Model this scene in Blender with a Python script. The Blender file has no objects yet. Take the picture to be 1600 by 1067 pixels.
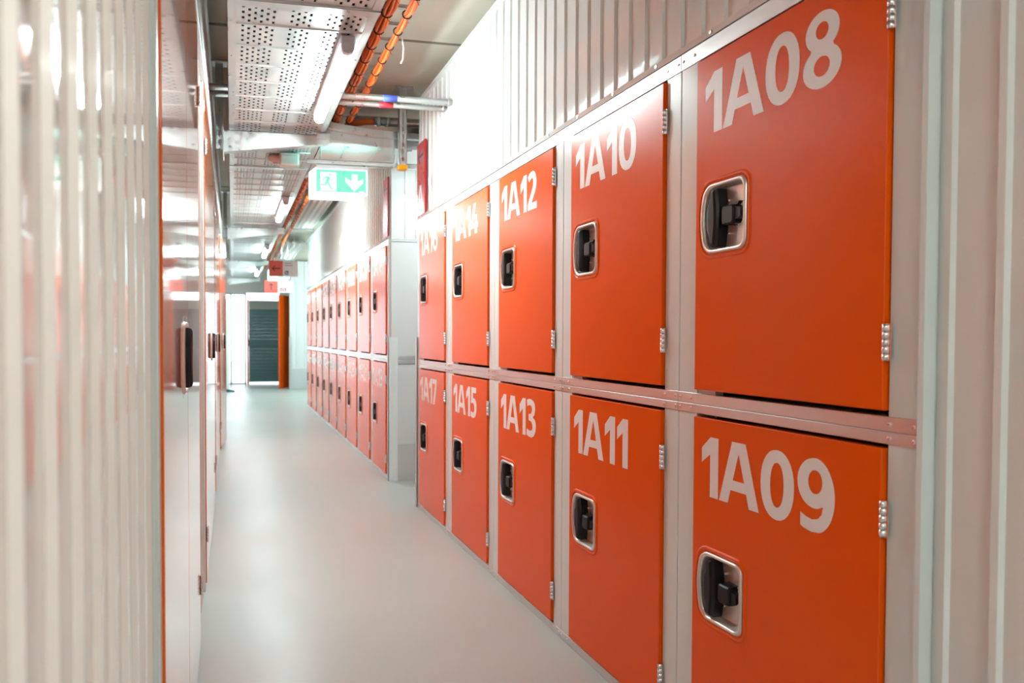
import bpy, bmesh, math, random
from mathutils import Vector, Matrix
random.seed(7)
SC = bpy.context.scene
COL = SC.collection
PI = math.pi

# ------------------------------------------------------------------ camera
cd = bpy.data.cameras.new('camera')
cam = bpy.data.objects.new('camera', cd)
COL.objects.link(cam)
cam.location = (0, 0, 1.27265)
cam.rotation_euler = (math.radians(90 - 1.3347), 0, math.radians(-11.637))
cd.sensor_fit = 'HORIZONTAL'
cd.sensor_width = 36.0
cd.lens = 36.0 * 1122.506 / 1600
cd.shift_x = (800 - 593.458) / 1600
cd.shift_y = (552.205 - 533.5) / 1600
cd.clip_start = 0.02
cd.clip_end = 200
cd.dof.use_dof = True
cd.dof.focus_distance = 2.6
cd.dof.aperture_fstop = 3.6
SC.camera = cam

# ------------------------------------------------------------------ world, exposure
w = bpy.data.worlds.new('sky')
SC.world = w
w.use_nodes = True
bg = w.node_tree.nodes['Background']
bg.inputs[0].default_value = (0.84, 0.94, 1.0, 1)
bg.inputs[1].default_value = 0.8
SC.view_settings.view_transform = 'Standard'
SC.view_settings.look = 'None'
SC.view_settings.gamma = 1
SC.view_settings.use_curve_mapping = False
SC.view_settings.exposure = 2.32
SC.cycles.use_denoising = True
SC.cycles.max_bounces = 12
SC.cycles.diffuse_bounces = 6
SC.cycles.glossy_bounces = 6
SC.cycles.sample_clamp_indirect = 4
SC.cycles.caustics_reflective = False
SC.cycles.caustics_refractive = False
SC.cycles.blur_glossy = 0.6
LAMP = 36.0          # radiance of the lamp diffusers

# ------------------------------------------------------------------ materials
def mat(name, color, rough=0.4, metal=0.0, coat=0.0, spec=0.5, var=0.03, scale=18.0, stretch=(1, 1, 1), rvar=0.06, bump=0.0, emit=None, estr=0.0):
    m = bpy.data.materials.new(name)
    m.use_nodes = True
    nt = m.node_tree
    b = nt.nodes['Principled BSDF']
    tc = nt.nodes.new('ShaderNodeTexCoord')
    mp = nt.nodes.new('ShaderNodeMapping')
    mp.inputs['Scale'].default_value = stretch
    nz = nt.nodes.new('ShaderNodeTexNoise')
    nz.inputs['Scale'].default_value = scale
    nz.inputs['Detail'].default_value = 4
    nt.links.new(tc.outputs['Object'], mp.inputs['Vector'])
    nt.links.new(mp.outputs['Vector'], nz.inputs['Vector'])
    cr = nt.nodes.new('ShaderNodeMix')
    cr.data_type = 'RGBA'
    lo = [max(0, c * (1 - var)) for c in color]
    hi = [min(1, c * (1 + var)) for c in color]
    cr.inputs[6].default_value = (*lo, 1)
    cr.inputs[7].default_value = (*hi, 1)
    nt.links.new(nz.outputs['Fac'], cr.inputs[0])
    nt.links.new(cr.outputs[2], b.inputs['Base Color'])
    mr = nt.nodes.new('ShaderNodeMapRange')
    mr.inputs['From Min'].default_value = 0.3
    mr.inputs['From Max'].default_value = 0.7
    mr.inputs['To Min'].default_value = max(0, rough - rvar)
    mr.inputs['To Max'].default_value = min(1, rough + rvar)
    nt.links.new(nz.outputs['Fac'], mr.inputs['Value'])
    nt.links.new(mr.outputs['Result'], b.inputs['Roughness'])
    b.inputs['Metallic'].default_value = metal
    b.inputs['Specular IOR Level'].default_value = spec
    b.inputs['Coat Weight'].default_value = coat
    b.inputs['Coat Roughness'].default_value = 0.04
    if bump:
        bp = nt.nodes.new('ShaderNodeBump')
        bp.inputs['Strength'].default_value = bump
        bp.inputs['Distance'].default_value = 0.01
        nt.links.new(nz.outputs['Fac'], bp.inputs['Height'])
        nt.links.new(bp.outputs['Normal'], b.inputs['Normal'])
    if emit:
        b.inputs['Emission Color'].default_value = (*emit, 1)
        b.inputs['Emission Strength'].default_value = estr
    return m

M = {}
M['white_pink_bounce'] = mat('white_panel_with_pink_bounce', (0.77, 0.685, 0.65), 0.06, spec=0.7, coat=1.0, var=0.006, rvar=0.006)  # left wall white with pink bounce from the orange lockers in its colour
M['white'] = mat('white_panel_paint', (0.71, 0.735, 0.725), 0.09, spec=0.6, coat=0.5, var=0.006, rvar=0.008)
M['stile'] = mat('white_frame_paint', (0.66, 0.72, 0.715), 0.22, var=0.006, rvar=0.008)
M['orange'] = mat('orange_door_paint', (0.77, 0.09, 0.0002), 0.25, spec=0.25, var=0.006, scale=9, rvar=0.006)
M['orangegloss'] = mat('glossy_orange_door_paint', (0.82, 0.13, 0.004), 0.12, spec=0.6, coat=0.8, var=0.006, scale=9, rvar=0.004)
M['print'] = mat('white_number_vinyl', (0.80, 0.77, 0.75), 0.36, var=0.01, rvar=0.02)
M['galv'] = mat('galvanised_steel', (0.66, 0.67, 0.67), 0.36, metal=1, var=0.1, scale=26, rvar=0.1)
M['rail'] = mat('brushed_steel_rail', (0.66, 0.66, 0.66), 0.33, metal=0.75, var=0.05, scale=40, stretch=(1, 0.05, 1), rvar=0.06)
M['tray'] = mat('tray_sheet_steel', (0.66, 0.69, 0.69), 0.42, metal=0.85, var=0.14, scale=9, rvar=0.12)
M['steel'] = mat('satin_steel', (0.70, 0.655, 0.61), 0.32, metal=0.6, var=0.05, rvar=0.05)
M['chrome'] = mat('bright_steel', (0.86, 0.87, 0.88), 0.16, metal=1, var=0.02, rvar=0.03)
M['black'] = mat('black_plastic', (0.008, 0.008, 0.009), 0.4, spec=0.3, var=0.1, rvar=0.05)
M['dark'] = mat('locker_inside_shade', (0.015, 0.015, 0.015), 0.7, var=0.1)  # near-black colour stands in for the shade inside the lockers
M['floor'] = mat('pale_screed', (0.46, 0.505, 0.485), 0.34, spec=0.45, var=0.07, scale=1.7, rvar=0.05)
M['concrete'] = mat('raw_concrete', (0.68, 0.64, 0.54), 0.85, var=0.16, scale=2.5, bump=0.15)
M['seam'] = mat('concrete_joint', (0.22, 0.2, 0.16), 0.9, var=0.2)
M['render'] = mat('white_render', (0.75, 0.75, 0.74), 0.7, var=0.03)
M['kick'] = mat('pale_grey_kick_plate', (0.55, 0.56, 0.56), 0.35, var=0.02)
M['cable'] = mat('orange_cable_sheath', (0.90, 0.20, 0.03), 0.45, var=0.12, scale=30)
M['tie'] = mat('black_cable_tie', (0.02, 0.02, 0.02), 0.5)
M['hose'] = mat('orange_conduit_plastic', (0.65, 0.13, 0.02), 0.5)
M['red'] = mat('red_sign_face', (0.42, 0.02, 0.03), 0.32, var=0.03)
M['redpale'] = mat('coral_red_sign_face', (0.80, 0.10, 0.07), 0.4, var=0.03)
M['signwhite'] = mat('white_sign_face', (0.8, 0.8, 0.8), 0.4, var=0.01)
M['ink'] = mat('dark_sign_ink', (0.03, 0.015, 0.02), 0.5)
M['greyink'] = mat('grey_sign_ink', (0.25, 0.26, 0.3), 0.5)
M['navy'] = mat('navy_sign_ink', (0.03, 0.07, 0.18), 0.5)
M['plum'] = mat('plum_sign_ink', (0.35, 0.05, 0.12), 0.5)
M['yellow'] = mat('yellow_cap_plastic', (0.95, 0.45, 0.0), 0.4)
M['plastic'] = mat('white_device_plastic', (0.75, 0.68, 0.66), 0.45)
M['lampbody'] = mat('pale_grey_lamp_housing', (0.62, 0.62, 0.66), 0.4)
M['teal'] = mat('dark_teal_shutter_paint', (0.075, 0.165, 0.18), 0.42, var=0.05)
M['header'] = mat('grey_green_header_paint', (0.36, 0.40, 0.36), 0.5)
M['rubber'] = mat('black_rubber', (0.02, 0.02, 0.02), 0.7)
M['pale'] = mat('pale_post_paint', (0.72, 0.80, 0.80), 0.4)
M['tealdark'] = mat('teal_rubber_foot', (0.03, 0.12, 0.15), 0.5)
M['blue'] = mat('blue_pipe_label', (0.08, 0.12, 0.55), 0.5)
M['redlabel'] = mat('red_pipe_label', (0.7, 0.03, 0.05), 0.5)
M['ground'] = mat('outdoor_paving', (0.6, 0.6, 0.58), 0.8)
M['lamp'] = mat('lit_lamp_diffuser', (0.9, 0.9, 0.9), 0.4, emit=(0.80, 1.0, 1.0), estr=LAMP)
M['lampdim'] = mat('lit_dim_lamp_diffuser', (0.9, 0.9, 0.9), 0.4, emit=(0.92, 1.0, 1.0), estr=LAMP * 0.34)
M['lampwarm'] = mat('lit_warm_lamp_diffuser', (0.9, 0.9, 0.9), 0.4, emit=(0.95, 0.96, 0.90), estr=LAMP)
M['exitgreen'] = mat('lit_green_exit_panel', (0.03, 0.25, 0.17), 0.3, emit=(0.26, 0.92, 0.66), estr=0.16)
M['exittop'] = mat('lit_mint_diffuser', (0.3, 0.8, 0.7), 0.3, emit=(0.25, 1.0, 0.85), estr=22.0)
M['exitwhite'] = mat('lit_white_exit_panel', (0.8, 0.8, 0.8), 0.3, emit=(0.80, 1.0, 0.97), estr=0.26)

# ------------------------------------------------------------------ geometry helpers
class MB:
    """collects shapes, then links them as ONE mesh object"""
    def __init__(self):
        self.v, self.f, self.s = [], [], []
    def add(self, vs, fs, smooth=False):
        n = len(self.v)
        self.v += [tuple(p) for p in vs]
        self.f += [tuple(i + n for i in q) for q in fs]
        self.s += [smooth] * len(fs)
        return self
    def box(self, a, b):
        (x0, y0, z0), (x1, y1, z1) = a, b
        vs = [(x0, y0, z0), (x1, y0, z0), (x1, y1, z0), (x0, y1, z0), (x0, y0, z1), (x1, y0, z1), (x1, y1, z1), (x0, y1, z1)]
        return self.add(vs, [(0, 3, 2, 1), (4, 5, 6, 7), (0, 1, 5, 4), (1, 2, 6, 5), (2, 3, 7, 6), (3, 0, 4, 7)])
    def bbox(self, a, b, c):
        """box with chamfered edges (chamfer c)"""
        (x0, y0, z0), (x1, y1, z1) = a, b
        bm = bmesh.new()
        r = bmesh.ops.create_cube(bm, size=1)
        for v in bm.verts:
            v.co = Vector(((x0 + x1) / 2 + v.co.x * (x1 - x0), (y0 + y1) / 2 + v.co.y * (y1 - y0), (z0 + z1) / 2 + v.co.z * (z1 - z0)))
        bmesh.ops.bevel(bm, geom=bm.edges[:], offset=c, segments=1, affect='EDGES')
        bm.verts.index_update()
        self.add([v.co[:] for v in bm.verts], [[v.index for v in f.verts] for f in bm.faces])
        bm.free()
        return self
    def loft(self, loops, cap0=True, cap1=True, smooth=False):
        n = len(loops[0])
        vs = [p for l in loops for p in l]
        fs = []
        for k in range(len(loops) - 1):
            for i in range(n):
                j = (i + 1) % n
                fs.append((k * n + i, k * n + j, (k + 1) * n + j, (k + 1) * n + i))
        self.add(vs, fs, smooth)
        if cap0: self.add(loops[0], [tuple(range(n))[::-1]])
        if cap1: self.add(loops[-1], [tuple(range(n))])
        return self
    def tube(self, pts, r, n=8, smooth=True, cap=True):
        pts = [Vector(p) for p in pts]
        loops = []
        for i, p in enumerate(pts):
            t = (pts[min(i + 1, len(pts) - 1)] - pts[max(i - 1, 0)]).normalized()
            a = Vector((0, 0, 1)) if abs(t.z) < 0.9 else Vector((0, 1, 0))
            u = t.cross(a).normalized()
            q = u.cross(t)
            rr = r[i] if isinstance(r, (list, tuple)) else r
            loops.append([p + rr * (math.cos(2 * PI * k / n) * u + math.sin(2 * PI * k / n) * q) for k in range(n)])
        return self.loft(loops, cap, cap, smooth)
    def prism(self, poly, frame, d0, d1):
        """poly: 2D outline; frame(u, v, d) -> 3D"""
        return self.loft([[frame(u, v, d0) for u, v in poly], [frame(u, v, d1) for u, v in poly]])
    def mesh(self, name, m):
        me = bpy.data.meshes.new(name)
        me.from_pydata(self.v, [], self.f)
        me.polygons.foreach_set('use_smooth', self.s)
        bm = bmesh.new()
        bm.from_mesh(me)
        bmesh.ops.remove_doubles(bm, verts=bm.verts, dist=1e-6)
        bmesh.ops.recalc_face_normals(bm, faces=bm.faces)
        bm.to_mesh(me)
        bm.free()
        me.materials.append(m)
        return me
    def build(self, name, m, parent=None, loc=None):
        return link(name, self.mesh(name, m), parent, loc)

def link(name, me, parent=None, loc=None):
    o = bpy.data.objects.new(name, me)
    COL.objects.link(o)
    if parent: o.parent = parent
    if loc: o.location = loc
    return o

def thing(name, loc, label=None, cat=None, group=None, rz=0):
    o = bpy.data.objects.new(name, None)
    o.empty_display_size = 0.1
    COL.objects.link(o)
    o.location = loc
    o.rotation_euler = (0, 0, rz)
    return tag(o, label, cat, group)

def tag(o, label=None, cat=None, group=None, kind=None):
    if label: o['label'] = label
    if cat: o['category'] = cat
    if group: o['group'] = group
    if kind: o['kind'] = kind
    return o

def struct(o):
    o['kind'] = 'structure'
    return o

def copy_tree(o, parent=None):
    c = o.copy()
    COL.objects.link(c)
    if parent: c.parent = parent
    for ch in o.children:
        copy_tree(ch, c)
    return c

# flat glyphs as closed loops (nested loops become holes), unit height
def ell(cx, cy, rx, ry, a0=0, a1=360, n=28, p=1.0):
    out = []
    full = abs(a1 - a0) >= 360
    for k in range(n if full else n + 1):
        a = math.radians(a0 + (a1 - a0) * k / n)
        c, s = math.cos(a), math.sin(a)
        out.append((cx + rx * math.copysign(abs(c) ** p, c), cy + ry * math.copysign(abs(s) ** p, s)))
    return out

def smooth_poly(pts, corners, it=2):
    """Chaikin rounding that keeps the listed corner indices sharp"""
    P = [(p, i in corners) for i, p in enumerate(pts)]
    for _ in range(it):
        Q = []
        n = len(P)
        for i in range(n):
            (p, c), (pn, cn), (pp, cp) = P[i], P[(i + 1) % n], P[i - 1]
            if c:
                Q.append((p, True))
            else:
                Q.append(((p[0] * .75 + pp[0] * .25, p[1] * .75 + pp[1] * .25), False))
                Q.append(((p[0] * .75 + pn[0] * .25, p[1] * .75 + pn[1] * .25), False))
        P = Q
    return [p for p, c in P]

def glyph(ch):
    if ch == '1':
        return [[(0, .55), (0, .80), (.22, 1), (.42, 1), (.42, 0), (.215, 0), (.215, .71)]], .42
    if ch == 'A':
        return [[(0, 0), (.30, 1), (.61, 1), (.91, 0), (.695, 0), (.63, .22), (.275, .22), (.212, 0)], [(.325, .385), (.585, .385), (.455, .83)]], .91
    if ch == '0':
        return [ell(.33, .5, .33, .515, p=.92), ell(.33, .5, .133, .33, p=.92)], .66
    if ch == '8':
        def wd(y):
            a = 1 - ((y - .745) / .268) ** 2
            b = 1 - ((y - .272) / .287) ** 2
            return max(.285 * math.sqrt(a) if a > 0 else 0, .325 * math.sqrt(b) if b > 0 else 0)
        ys = [.499 - .514 * math.cos(PI * k / 40) for k in range(41)]
        R = [(.325 + wd(y), y) for y in ys]
        return [R + [(.65 - x, y) for x, y in R[::-1]][1:-1], ell(.325, .755, .108, .115), ell(.325, .275, .135, .135)], .65
    if ch in '96':
        o = ell(.31, .5, .335, .515, 90, -75, 22)
        o += [(.25, -.012), (.12, .015), (.06, .04), (.06, .225), (.16, .18), (.27, .16), (.37, .19), (.43, .26), (.455, .37), (.40, .345)]
        o += ell(.305, .665, .305, .345, -78, -270, 22)[:-1]
        L = [o, ell(.315, .685, .122, .165)]
        if ch == '6':
            L = [[(.645 - x, 1 - y) for x, y in l] for l in L]
        return L, .645
    if ch == '2':
        return [smooth_poly([(0, 0), (.6, 0), (.6, .18), (.27, .18), (.42, .36), (.53, .5), (.57, .62), (.575, .75), (.51, .92), (.38, 1.01), (.24, 1.01), (.10, .97), (.01, .9), (.10, .745), (.2, .82), (.28, .835), (.35, .81), (.37, .72), (.35, .62), (.28, .5), (0, .16)], {0, 1, 2, 3, 12, 13, 20})], .6
    if ch == '3':
        return [smooth_poly([(.02, .97), (.15, 1.01), (.28, 1.01), (.46, .97), (.56, .87), (.565, .74), (.52, .60), (.40, .535), (.55, .48), (.61, .38), (.61, .22), (.52, .07), (.38, -.01), (.2, -.015), (0, .03), (.02, .2), (.15, .165), (.27, .16), (.37, .19), (.395, .28), (.365, .38), (.26, .425), (.14, .43), (.14, .6), (.25, .605), (.34, .65), (.365, .74), (.33, .82), (.24, .845), (.14, .835), (.05, .8)], {0, 7, 14, 15, 22, 23, 30})], .61
    if ch == '4':
        return [[(.25, 1), (.46, 1), (.215, .36), (.37, .36), (.37, .62), (.565, .62), (.565, .36), (.66, .36), (.66, .2), (.565, .2), (.565, 0), (.37, 0), (.37, .2), (0, .2), (0, .34)]], .66
    if ch == '5':
        return [smooth_poly([(.06, 1), (.54, 1), (.54, .82), (.24, .82), (.23, .64), (.34, .65), (.5, .60), (.585, .47), (.585, .26), (.5, .08), (.35, -.005), (.18, -.015), (0, .03), (.02, .2), (.14, .165), (.27, .165), (.36, .22), (.375, .33), (.34, .44), (.24, .485), (.14, .48), (.04, .46)], {0, 1, 2, 3, 4, 12, 13, 21})], .585
    if ch == '7':
        return [[(0, 1), (.58, 1), (.58, .86), (.31, 0), (.085, 0), (.355, .82), (0, .82)]], .58
    return [], .3

GAP = {'1A': .025, 'A0': .03, 'A1': .05, 'A2': .05, 'A3': .05, '11': .08}
def text_mesh(name, s, h, frame, m, d=0.0):
    """flat lettering as a mesh; frame(u, v) -> 3D"""
    loops, x = [], 0
    for i, ch in enumerate(s):
        L, adv = glyph(ch)
        loops += [[(x + u, v) for u, v in l] for l in L]
        x += adv + GAP.get(s[i:i + 2], .06)
    return loops_mesh(name, [[(u * h, v * h) for u, v in l] for l in loops], frame, m)

def loops_mesh(name, loops, frame, m):
    c = bpy.data.curves.new(name + '_outline', 'CURVE')
    c.dimensions = '2D'
    c.fill_mode = 'BOTH'
    for l in loops:
        s = c.splines.new('POLY')
        s.points.add(len(l) - 1)
        for p, (u, v) in zip(s.points, l):
            p.co = (u, v, 0, 1)
        s.use_cyclic_u = True
    o = bpy.data.objects.new('outline', c)
    COL.objects.link(o)
    me = bpy.data.meshes.new_from_object(o.evaluated_get(bpy.context.evaluated_depsgraph_get()))
    bpy.data.objects.remove(o)
    bpy.data.curves.remove(c)
    for v in me.vertices:
        v.co = Vector(frame(v.co.x, v.co.y))
    me.materials.clear()
    me.materials.append(m)
    me.name = name
    return me

# ------------------------------------------------------------------ the room's shell
D = 1.3565           # face of the right-hand lockers
XL = -0.137          # face of the left-hand wall
CEIL = 3.13
FAR = 19.6
b = MB().box((-2.6, -6.2, -0.15), (4.3, FAR + 0.2, 0)); struct(b.build('floor', M['floor']))
ce = MB()
ce.box((-2.6, -6.2, CEIL), (4.3, FAR + 0.2, CEIL + 0.2))
ceiling = struct(ce.build('ceiling', M['concrete']))
for k, y in enumerate((-0.3, 4.42, 9.14, 13.86)):
    MB().box((-2.6, y - 0.012, CEIL - 0.004), (4.3, y + 0.012, CEIL + 0.002)).build('joint', M['seam'], ceiling)
struct(MB().box((-2.6, -6.2, 0), (4.3, -6.05, CEIL)).build('wall_back', M['render']))
struct(MB().box((4.15, -6.05, 0), (4.3, FAR, CEIL)).build('wall_outer_right', M['render']))
struct(MB().box((-2.6, -6.05, 0), (-2.45, FAR, CEIL)).build('wall_outer_left', M['render']))
# far end wall: open to daylight on the left, shutter bay in the middle
fw = MB()
fw.box((1.26, FAR, 0), (4.3, FAR + 0.15, CEIL))
fw.box((-2.6, FAR, 2.45), (1.26, FAR + 0.15, CEIL))
struct(fw.build('wall_far', M['render']))
g = MB().box((-12, FAR + 0.2, -0.2), (14, 40, -0.05)); struct(g.build('outdoor_paving', M['ground']))

# corrugated sheet: profile runs along axis s, height z, proud in direction sgn*x
def corrugated(s0, s1, z0, z1, frame, pitch=0.1, depth=0.009, flat=0.076, slope=0.005, phase=0.0):
    crest = pitch - flat - 2 * slope
    prof = []
    k = math.floor((s0 - phase) / pitch) - 1
    while True:
        a = phase + k * pitch
        if a > s1: break
        for ds, p in ((0, 0), (flat, 0), (flat + slope, depth), (flat + slope + crest, depth)):
            prof.append((a + ds, p))
        # shallow stiffening bead in the middle of the pan
        k += 1
    pts = []
    for i in range(len(prof) - 1):
        (a, pa), (b_, pb) = prof[i], prof[i + 1]
        for t, p in ((a, pa),):
            if s0 <= t <= s1: pts.append((t, p))
    def at(t):
        for i in range(len(prof) - 1):
            if prof[i][0] <= t <= prof[i + 1][0]:
                q = (t - prof[i][0]) / (prof[i + 1][0] - prof[i][0])
                return prof[i][1] + q * (prof[i + 1][1] - prof[i][1])
        return 0
    pts = [(s0, at(s0))] + [p for p in pts if s0 + 1e-4 < p[0] < s1 - 1e-4] + [(s1, at(s1))]
    mb = MB()
    vs = [frame(t, p, z0) for t, p in pts] + [frame(t, p, z1) for t, p in pts]
    n = len(pts)
    mb.add(vs, [(i, i + 1, n + i + 1, n + i) for i in range(n - 1)])
    vs2 = [frame(t, -0.004, z0) for t in (s0, s1)] + [frame(t, -0.004, z1) for t in (s1, s0)]
    mb.add(vs2, [(0, 1, 2, 3)])
    return mb

def fR(x0):
    return lambda t, p, z: (x0 - p, t, z)
def fL(x0):
    return lambda t, p, z: (x0 + p, t, z)
def fY(y0):
    return lambda t, p, z: (t, y0 - p, z)

# --- right wall: cladding above the lockers, full height near the camera
wr = MB()
wr.box((D + 0.06, -6.05, 2.17), (D + 0.12, 5.18, 3.0))
wr.box((D + 0.06, 6.2, 2.17), (D + 0.12, 13.17, 3.0))
wr.box((D + 0.06, -6.05, 0), (D + 0.12, 1.18, 2.2))
wall_right = struct(wr.build('wall_right', M['stile']))
XP = D + 0.018
def clad(y0, y1, z0, z1, frame, parent, step=0.8, paint='white', **kw):
    y = y0
    while y < y1 - 0.02:
        e = min(y + step, y1)
        if y1 - e < 0.15: e = y1
        corrugated(y, e, z0, z1, frame, **kw).build('cladding_panel', M[paint], parent)
        y = e
clad(1.19, 5.18, 2.16, 3.0, fR(XP), wall_right, phase=0.03)
clad(6.2, 13.17, 2.16, 3.0, fR(XP), wall_right, phase=0.03)
clad(-3.0, 1.178, 0, 3.0, fR(XP), wall_right, phase=0.065)
for (y0, y1) in ((-3.0, 5.18), (6.2, 13.17)):
    MB().box((D - 0.008, y0, 2.987), (D + 0.06, y1, 3.012)).build('top_cap', M['stile'], wall_right)
    s = max(y0, 1.19)
    fl = MB()
    fl.add([(D - 0.006, s, 2.136), (D - 0.006, y1, 2.136), (D - 0.003, y1, 2.158), (D - 0.003, s, 2.158), (D + 0.018, s, 2.168), (D + 0.018, y1, 2.168), (D + 0.018, s, 2.136), (D + 0.018, y1, 2.136)],
           [(0, 1, 2, 3), (3, 2, 5, 4), (4, 5, 7, 6), (6, 7, 1, 0), (0, 3, 4, 6), (1, 7, 5, 2)])
    flash = fl.build('flashing', M['white'], wall_right)
    y = s + 0.12
    bolt = MB().tube([(0, 0, 0), (-0.004, 0, 0)], 0.006, 8).mesh('bolt', M['galv'])
    while y < min(y1, 9):
        link('bolt', bolt, flash, (D - 0.004, y, 2.147))
        y += 0.27
# edge trim where the near cladding meets the first locker
MB().box((D - 0.014, 1.176, 0), (D + 0.02, 1.188, 3.0)).build('edge_trim', M['stile'], wall_right)

# --- far wall of the side corridor between the two banks
ws = MB().box((D + 0.05, 6.205, 0), (4.15, 6.26, 3.0))
wall_side = struct(ws.build('wall_side', M['stile']))
clad(D + 0.07, 4.15, 2.14, 3.0, fY(6.19), wall_side, step=0.9, phase=0.02)
MB().box((D + 0.016, 6.168, 2.14), (D + 0.075, 6.205, 3.0)).build('corner_post', M['white'], wall_side)
x = D + 0.016
while x < 4.0:
    e = min(x + 0.9, 4.15)
    MB().bbox((x, 6.175, 1.10), (e - 0.003, 6.205, 2.108), 0.003).build('panel', M['stile'], wall_side)
    MB().bbox((x, 6.175, 0.315), (e - 0.003, 6.205, 1.03), 0.003).build('panel', M['stile'], wall_side)
    MB().bbox((x, 6.172, 0.0), (e - 0.003, 6.205, 0.313), 0.003).build('kick_plate', M['kick'], wall_side)
    x = e
for z0, z1 in ((2.108, 2.124), (2.125, 2.141), (1.031, 1.064), (1.066, 1.10)):
    MB().bbox((D + 0.016, 6.168, z0), (4.15, 6.2, z1), 0.002).build('rail', M['galv'], wall_side)
# near wall of the side corridor (end of the near bank)
we = MB().box((D + 0.012, 5.182, 0), (4.15, 5.20, 3.0)); struct(we.build('wall_side_near', M['stile']))
# far bank's end and the corridor wall that steps in at the far end
wfe = MB().box((D + 0.012, 13.17, 0), (4.15, 13.19, 3.0)); struct(wfe.build('wall_bank_end', M['stile']))
wc = MB().box((1.40, 17.52, 0), (4.15, 17.58, 3.1))
wall_end = struct(wc.build('wall_end', M['stile']))
clad(1.37, 2.6, 0.5, 3.1, fY(17.5), wall_end, step=0.41, pitch=0.2, flat=0.12, slope=0.02, depth=0.02)
MB().bbox((1.37, 17.47, 0), (2.6, 17.51, 0.5), 0.004).build('kick_plate', M['kick'], wall_end)
MB().box((1.355, 17.46, 0), (1.40, 17.52, 1.27)).build('corner_guard', M['galv'], wall_end)

# --- left wall
wl = MB()
wl.box((-0.22, -6.05, 0), (-0.165, 9.0, 2.9))
wall_left = struct(wl.build('wall_left', M['stile']))
XLP = XL - 0.014
clad(-1.0, 1.395, 0, 2.55, fL(XLP), wall_left, step=0.8, paint='white_pink_bounce', phase=0.055)
clad(2.99, 3.66, 0, 2.55, fL(XLP), wall_left, step=0.8, paint='white_pink_bounce', phase=0.0)
clad(5.62, 5.86, 0, 2.55, fL(XLP), wall_left, step=0.8, paint='white_pink_bounce', phase=0.0)
clad(7.94, 8.16, 0, 2.55, fL(XLP), wall_left, step=0.8, paint='white_pink_bounce', phase=0.0)
clad(-1.0, 9.0, 2.55, 2.92, fL(XL + 0.004), wall_left, step=1.0, phase=0.03)
MB().box((-0.17, -1.0, 2.91), (XL + 0.024, 9.0, 2.935)).build('top_cap', M['galv'], wall_left)
MB().box((-0.165, -1.0, 2.525), (XL + 0.012, 9.0, 2.556)).build('rail', M['rail'], wall_left)
for y in (1.40, 2.965, 3.675, 5.60, 5.865, 7.92, 8.17, 8.98):
    MB().bbox((-0.165, y - 0.02, 0), (XL + 0.004, y + 0.02, 2.525), 0.003).build('frame_post', M['stile'], wall_left)
MB().box((-0.165, 8.985, 0), (-0.11, 9.01, 2.92)).build('end_trim', M['stile'], wall_left)

# ------------------------------------------------------------------ door hardware shared by every door
def rr_loop(a, b_, r, bulge, n=5):
    """rounded rectangle, (u right, v up); the left side bows outwards by bulge"""
    pts = []
    for cx, cy, a0 in ((a - r, b_ - r, 0), (-a + r, b_ - r, 90), (-a + r, -b_ + r, 180), (a - r, -b_ + r, 270)):
        for k in range(n + 1):
            t = math.radians(a0 + 90 * k / n)
            pts.append((cx + r * math.cos(t), cy + r * math.sin(t)))
        if a0 == 90:   # points down the bowed left side
            for q in (0.66, 0.33, 0.0, -0.33, -0.66):
                pts.append((-a, q * (b_ - r)))
    out = []
    for u, v in pts:
        k = max(0, (-u / a)) ** 3 if u < 0 else 0
        out.append((u - bulge * k * (1 - (v / b_) ** 2), v))
    return out

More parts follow.
